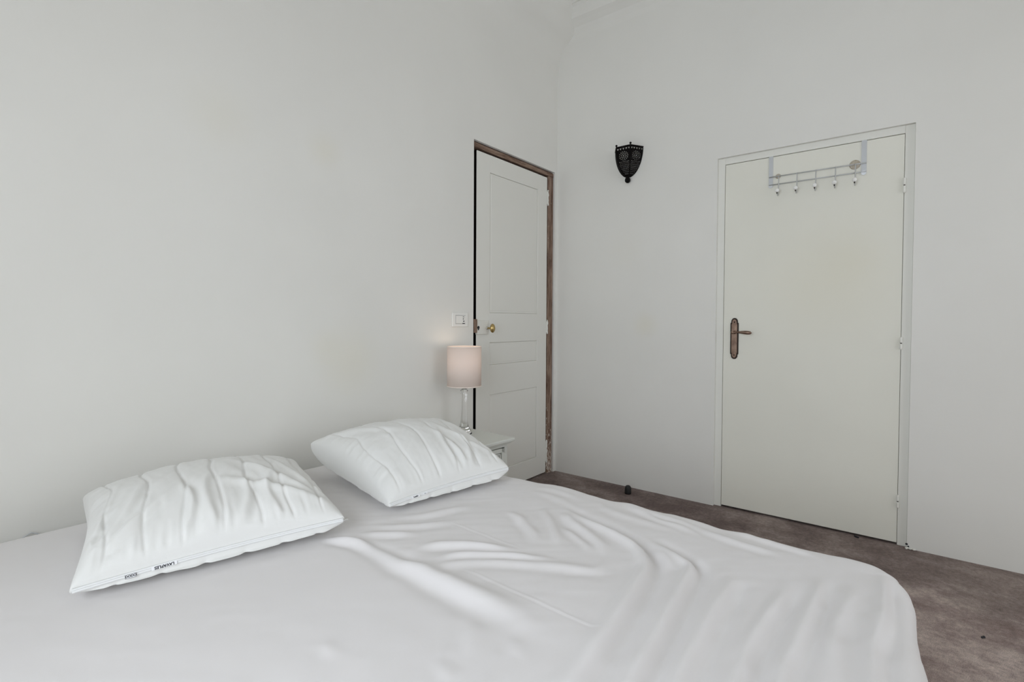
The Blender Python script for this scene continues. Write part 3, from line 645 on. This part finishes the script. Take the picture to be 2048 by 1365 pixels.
def sheet():
    st = 0.0042; e = DROP + RR
    xs = np.arange(BX0 - e, BX1 + e, st); ys = np.arange(BY0 - e, BY1 + e, st)
    X, Y = np.meshgrid(xs, ys)
    qx = np.clip(X, BX0 + R0, BX1 - R0); qy = np.clip(Y, BY0 + R0, BY1 - R0)
    dx, dy = X - qx, Y - qy; d = np.hypot(dx, dy); dd = np.maximum(d, 1e-9); nx, ny = dx / dd, dy / dd
    s = R0 - RR                                   # flat until here, then the rolled edge
    a = np.clip((d - s) / RR, 0, PI / 2)
    down = np.clip(d - s - RR * PI / 2, 0, DROP - RR)
    hx = np.where(d < s, d, s + RR * np.sin(a)); hz = BZ - RR * (1 - np.cos(a)) - down
    PX = qx + nx * hx; PY = qy + ny * hx; PZ = hz.copy()
    H = np.zeros(X.shape)
    for k, pts in FOLDS.items():
        if k in 'KLMNO': pts = [(a, b_ + .014) for a, b_ in pts]
        if k == 'A': pts = [(a + .014, b_) for a, b_ in pts]
        am, sg, fi, fo, va, s2 = FP[k]; H += fold(X, Y, pts, am * (2.0 if k in 'GHKLMNO' else 1.4), sg, fi, fo, va, s2)
    # the right hand mattress stands slightly higher than the left one
    step = 1 / (1 + np.exp(-(X + 2.375) / .012)); H += .006 * step * np.clip((-0.85 - Y) / .2, 0, 1) * np.clip((Y + 1.75) / .5, 0, 1)
    # broad softness and small creases
    H += .006 * vnoise(X * 3.1, Y * 2.6, 1) + .0030 * vnoise(X * 8, Y * 11, 2) * np.clip((X + 2.4) / .1, .3, 1) + .0011 * vnoise(X * 22, Y * 30, 3)
    H += .0012 * vnoise((X + Y) * 30, (X - Y) * 7, 5) * np.clip((X + 2.4) / .1, .3, 1)
    # drapery waves down the sides
    wv = np.clip((d - R0 * .6) / .15, 0, 1)
    ed = np.where(np.abs(nx) > np.abs(ny), Y, X)
    H += wv * (.006 * np.sin(ed * 21 + 2 * vnoise(ed * 4, ed * 0 + 1.3, 8)) + .0045 * vnoise(ed * 16, Y * 0 + .7, 9))
    H += np.where((nx > .5) & (d > s * .3), 1, 0) * .010 * vnoise(Y * 6.5, Y * 0 + 3.1, 12) * np.clip((d - s * .3) / .06, 0, 1)
    na = np.where(d < s, 0, a)
    PX += nx * np.sin(na) * H; PY += ny * np.sin(na) * H; PZ += np.cos(na) * H
    PY -= .046 * np.clip((-1.62 - PX) / .60, 0, 1) * np.clip((-1.2 - PY) / .8, 0, 1)
    PY = np.minimum(PY, -0.012)
    return np.stack([PX, PY, PZ], -1)
P = sheet(); P[..., 0] += bl.x; P[..., 1] += bl.y
grid_mesh('fitted_sheet', P, m_cloth, bed, None)['label'] = 'wrinkled white fitted sheet'
for x0, x1 in ((BX0 + .035, -2.385), (-2.377, BX1 - .035)):
    put(MB().box(x0, x1, BY0 + .035, BY1 - .035, 0.285, BZ - .022, 0.03, 3, smooth=True), 'mattress', m_mattress, bed)
put(MB().box(BX0 + .03, BX1 - .03, BY0 + .03, BY1 - .03, 0.13, 0.284, 0.01), 'bed_base', m_base, bed)
for x in (BX0 + .10, -2.38, BX1 - .10):
    for y in (BY0 + .12, BY1 - .12):
        put(MB().tube([(x, y, 0), (x, y, .13)], [.022, .032], 16), 'leg', m_leg, bed)

# ------------------------------------------------------------------ pillows
def text_mesh(s, size, name, m, parent, mtx, thick=.0004, bold=.0):
    c = bpy.data.curves.new(name, 'FONT'); c.body = s; c.size = size; c.extrude = thick; c.offset = bold; c.align_x = 'CENTER'; c.align_y = 'CENTER'
    t = bpy.data.objects.new('tmp', c); COL.objects.link(t)
    me = bpy.data.meshes.new_from_object(t.evaluated_get(bpy.context.evaluated_depsgraph_get())); bpy.data.objects.remove(t)
    me.materials.clear(); me.materials.append(m); me.transform(mtx); return link(name, me, parent)

def pillow(label, C, seamz, TH, n_quilt, seed, folds, side_bulge=.024, PE=.36, PUCK=.009, QA=1.0):
    """C: corner points front-left, front-right, back-right, back-left with their heights"""
    C = [np.array(c) for c in C]; cen = sum(C) / 4; root = empty('pillow', (cen[0], cen[1], BZ + .004)); tag(root, label, 'pillow', None)
    n = 221; s = np.linspace(-1, 1, n); uu = np.sin(s * PI / 2) * .55 + s * .45; U, V = np.meshgrid(uu, uu)
    def plan(U, V):
        U2 = U * (1 - .065 * (1 - V ** 2)); V2 = V * (1 - .052 * (1 - U ** 2))
        w = [(1 - U2) * (1 - V2) / 4, (1 + U2) * (1 - V2) / 4, (1 + U2) * (1 + V2) / 4, (1 - U2) * (1 + V2) / 4]
        p = sum(w[i][..., None] * C[i] for i in range(4)); return p
    Pm = plan(U, V)
    fl = BZ + .0035
    rim = np.maximum(np.abs(U), np.abs(V))
    edge_c = (1 - U ** 2) * (1 - V ** 2)                       # 0 on the seam
    mid = (1 - (U * V) ** 2)
    seam = Pm[..., 2] + (seamz - .0) * (1 - np.minimum(U ** 4, V ** 4) ** .5) * .0
    cornerness = (U ** 2 * V ** 2)
    top = seam + TH * np.maximum(edge_c, 0) ** PE * (1 - .10 * (U ** 2 + V ** 2))
    ax = np.linalg.norm(C[1][:2] - C[0][:2]); ay = np.linalg.norm(C[3][:2] - C[0][:2])
    SX, SY_ = U * ax / 2, V * ay / 2                               # metres on the pillow
    env = np.clip(edge_c * 12, 0, 1)
    H = np.zeros(U.shape)
    for k in range(n_quilt):
        xk = (-1 + 2 * (k + .5) / n_quilt) * ax / 2 * .98
        wob = .006 * np.sin(SY_ * 22 + k * 1.7) + .004 * vnoise(SY_ * 14, SY_ * 0 + k, seed)
        dd = SX - xk - wob; H += -.0050 * np.exp(-dd ** 2 / (2 * .0031 ** 2)) * QA - .0014 * np.exp(-dd ** 2 / (2 * .012 ** 2))
    # puckers running in from the zip seam and the other edges
    pk = vnoise(SX * 26 + SY_ * 9, SY_ * 4 + SX * 3, seed + 1) + .6 * vnoise(SX * 90, SY_ * 8, seed + 2)
    H += PUCK * pk * np.exp(-(1 + V) / .24) + .6 * PUCK * pk * np.exp(-(1 - V) / .18)
    pk2 = vnoise(SY_ * 55, SX * 5, seed + 3); H += .009 * pk2 * (np.exp(-(1 + U) / .16) + np.exp(-(1 - U) / .16))
    H += .009 * vnoise(SX * 9 + SY_ * 4, SY_ * 6 - SX * 2, seed + 4) + .0038 * vnoise(SX * 26, SY_ * 15, seed + 5) + .0018 * vnoise(SX * 60 + SY_ * 12, SY_ * 24, seed + 9) + .0024 * vnoise((SX - SY_) * 34, (SX + SY_) * 9, seed + 10)
    for (pts, am, sg) in folds:
        H += fold(SX, SY_, [(a * ax / 2, b_ * ay / 2) for a, b_ in pts], am * 1.5, sg * .75, .12, .4, .6)
    top = top + H * env
    bot = seam - (seam - fl) * np.clip(edge_c, 0, 1) ** .22 * 1.0
    bot = np.maximum(bot, fl)
    Pt = Pm.copy(); Pt[..., 2] = np.maximum(top, bot + .0002)
    # underside bulges outwards a little beyond the seam
    Pb = Pm.copy(); bl_ = np.exp(-((rim - .955) / .035) ** 2) * side_bulge * (1 - .35 * np.maximum(0, np.cos((SX + ax / 2) / (ax / n_quilt) * 2 * PI)) ** 4) * np.where(V < -.9, 1, .45)
    dirv = Pm[..., :2] - cen[:2]; dirv /= np.maximum(np.linalg.norm(dirv, axis=-1, keepdims=True), 1e-6)
    nrm = (1 - np.clip((np.minimum(np.abs(U), np.abs(V)) - .75) / .25, 0, 1))
    Pb[..., :2] += dirv * (bl_ * nrm)[..., None]; 
    Pb[..., 2] = np.minimum(bot + .004 * vnoise(SX * 30, SY_ * 30, seed + 7) * np.clip(edge_c * 20, 0, 1) * (edge_c < .2), Pt[..., 2]); Pb[..., 2] = np.maximum(Pb[..., 2], fl)
    Pt[..., 0] -= cen[0]; Pt[..., 1] -= cen[1]; Pt[..., 2] -= root.location.z
    Pb[..., 0] -= cen[0]; Pb[..., 1] -= cen[1]; Pb[..., 2] -= root.location.z
    # one closed mesh sharing the seam vertices
    bm = bmesh.new(); vt = [[bm.verts.new(Pt[j, i]) for i in range(n)] for j in range(n)]
    vb = [[vt[j][i] if i in (0, n - 1) or j in (0, n - 1) else bm.verts.new(Pb[j, i]) for i in range(n)] for j in range(n)]
    for j in range(n - 1):
        for i in range(n - 1):
            q = bm.faces.new((vt[j][i], vt[j][i + 1], vt[j + 1][i + 1], vt[j + 1][i])); q.smooth = True
            q = bm.faces.new((vb[j][i], vb[j + 1][i], vb[j + 1][i + 1], vb[j][i + 1])); q.smooth = True
    me = bpy.data.meshes.new('pillow_cover'); bm.to_mesh(me); bm.free(); me.materials.append(m_pillow); link('pillow_cover', me, root)
    # zip along the front seam, piping on the others
    fr = [Vector(Pt[0, i]) for i in range(n)]
    out = Vector((C[0][0] - C[3][0], C[0][1] - C[3][1], 0)).normalized()
    zb = bmesh.new(); prof = [(-.0005, .0055), (.0035, .0045), (.0042, .0015), (.0028, .0008), (.0042, .0001), (.0046, -.0040), (-.0005, -.0055)]
    rows = [[zb.verts.new(p + out * a + Vector((0, 0, h))) for a, h in prof] for p in fr[4:-3:2]]
    for a, b_ in zip(rows, rows[1:]):
        for k in range(len(prof) - 1): zb.faces.new((a[k], b_[k], b_[k + 1], a[k + 1])).smooth = True
        zb.faces.new((a[-1], b_[-1], b_[0], a[0]))
    zb.faces.new(rows[0]); zb.faces.new(rows[-1][::-1]); bmesh.ops.recalc_face_normals(zb, faces=zb.faces)
    me = bpy.data.meshes.new('zipper'); zb.to_mesh(me); zb.free(); me.materials.append(m_zip); zo = link('zipper', me, root)
    return root, zo, fr, out, Pt
def label_at(root, fr, out, t, length, h, text, size, flip, zoff, box=False):
    n = len(fr); k = [0]
    c0 = fr[0]; acc = [0.0]
    for i in range(1, n): acc.append(acc[-1] + (fr[i] - fr[i - 1]).length)
    pos = t * acc[-1]; i = max(1, min(n - 2, int(np.searchsorted(acc, pos)))); p = fr[i]; d = (fr[i + 1] - fr[i - 1]).normalized()
    nn = (out * .9 + Vector((0, 0, .35))).normalized(); up = nn.cross(d).normalized()
    if up.z < 0: up = -up
    nn = d.cross(up).normalized()
    p = p + out * .0068 + up * zoff
    mt = Matrix((d, up, nn)).transposed().to_4x4(); mt.translation = p
    g = MB(); g.box(-length / 2, length / 2, -h / 2, h / 2, -.0016, 0.0); 
    for v in g.bm.verts: v.co = mt @ v.co
    lb = g.build('label', m_label, root)
    m2 = mt @ Matrix.Translation((0, 0, .0003)) @ (Matrix.Rotation(PI, 4, 'Z') if flip else Matrix.Identity(4))
    text_mesh(text, size, 'lettering', m_ink, lb, m2, .0002, size * .035)
    if box:
        g = MB(); q = .0006
        for a in ((-length / 2, length / 2, h / 2 - q, h / 2), (-length / 2, length / 2, -h / 2, -h / 2 + q), (-length / 2, -length / 2 + q, -h / 2, h / 2), (length / 2 - q, length / 2, -h / 2, h / 2)): g.box(a[0], a[1], a[2], a[3], 0, .0003)
        for v in g.bm.verts: v.co = mt @ v.co
        g.build('label_border', m_ink, lb)
Z = BZ
FL = [([(.98, -.96), (.55, -.35), (.1, .35)], .006, .016), ([(.98, -.95), (.70, -.1), (.5, .6)], .005, .014), ([(.97, -.97), (.4, -.55), (-.1, -.25)], .006, .016),
      ([(.97, -.9), (.85, -.3), (.8, .3)], .004, .012), ([(-.97, -.95), (-.72, -.45), (-.55, .2)], .005, .013), ([(-.97, -.97), (-.55, -.55), (-.2, -.1)], .005, .015),
      ([(-.95, -.9), (-.88, -.3), (-.75, .5)], .004, .010), ([(-.30, -1), (-.22, -.6), (-.33, -.1)], .006, .011), ([(-.05, -1), (-.12, -.5), (.0, .0)], .004, .012),
      ([(.12, -1), (.25, -.6), (.2, -.1)], .005, .012), ([(.45, -1), (.40, -.6), (.55, -.2)], .004, .010)]
rt, zo, fr, out, Pt = pillow('left quilted white pillow, nearer the viewer, with black lettering on its zip', [(-2.922, -.672, Z + .030), (-2.345, -.824, Z + .050), (-2.165, -.235, Z + .062), (-2.795, -.180, Z + .088)], .05, .126, 7, 21, FL, PE=.32)
label_at(rt, fr, out, .285, .050, .0080, 'LAVABLES', .0088, True, .0005)
label_at(rt, fr, out, .178, .021, .0085, 'DODO', .0066, False, -.0012, True)
e = fr[-4]; g = MB(); g.box(e.x - .004, e.x + .010, e.y - .008, e.y - .003, e.z - .002, e.z + .002, .0008); g.build('zipper_pull', m_metal, zo)
FR = [([(.97, -.95), (.5, -.5), (.2, .1)], .005, .014), ([(.97, -.93), (.7, -.2), (.55, .4)], .004, .013), ([(.15, -1), (.12, -.6), (.25, -.1)], .006, .011), ([(.35, -1), (.5, -.6), (.4, -.2)], .006, .012),
      ([(-.96, .9), (-.5, .2), (-.2, -.3)], .003, .016), ([(.30, -1), (.22, -.55), (.05, -.1)], .005, .012)]
rt, zo, fr, out, Pt = pillow('right quilted white pillow, farther from the viewer, beside the nightstand', [(-2.165, -.790, Z + .030), (-1.681, -.893, Z + .060), (-1.455, -.35, Z + .095), (-2.105, -.235, Z + .130)], .05, .137, 6, 47, FR, PUCK=.0055, QA=.85)
label_at(rt, fr, out, .20, .030, .0060, 'Lavable', .0062, False, .0)
label_at(rt, fr, out, .275, .018, .0050, '---', .0070, False, .0)
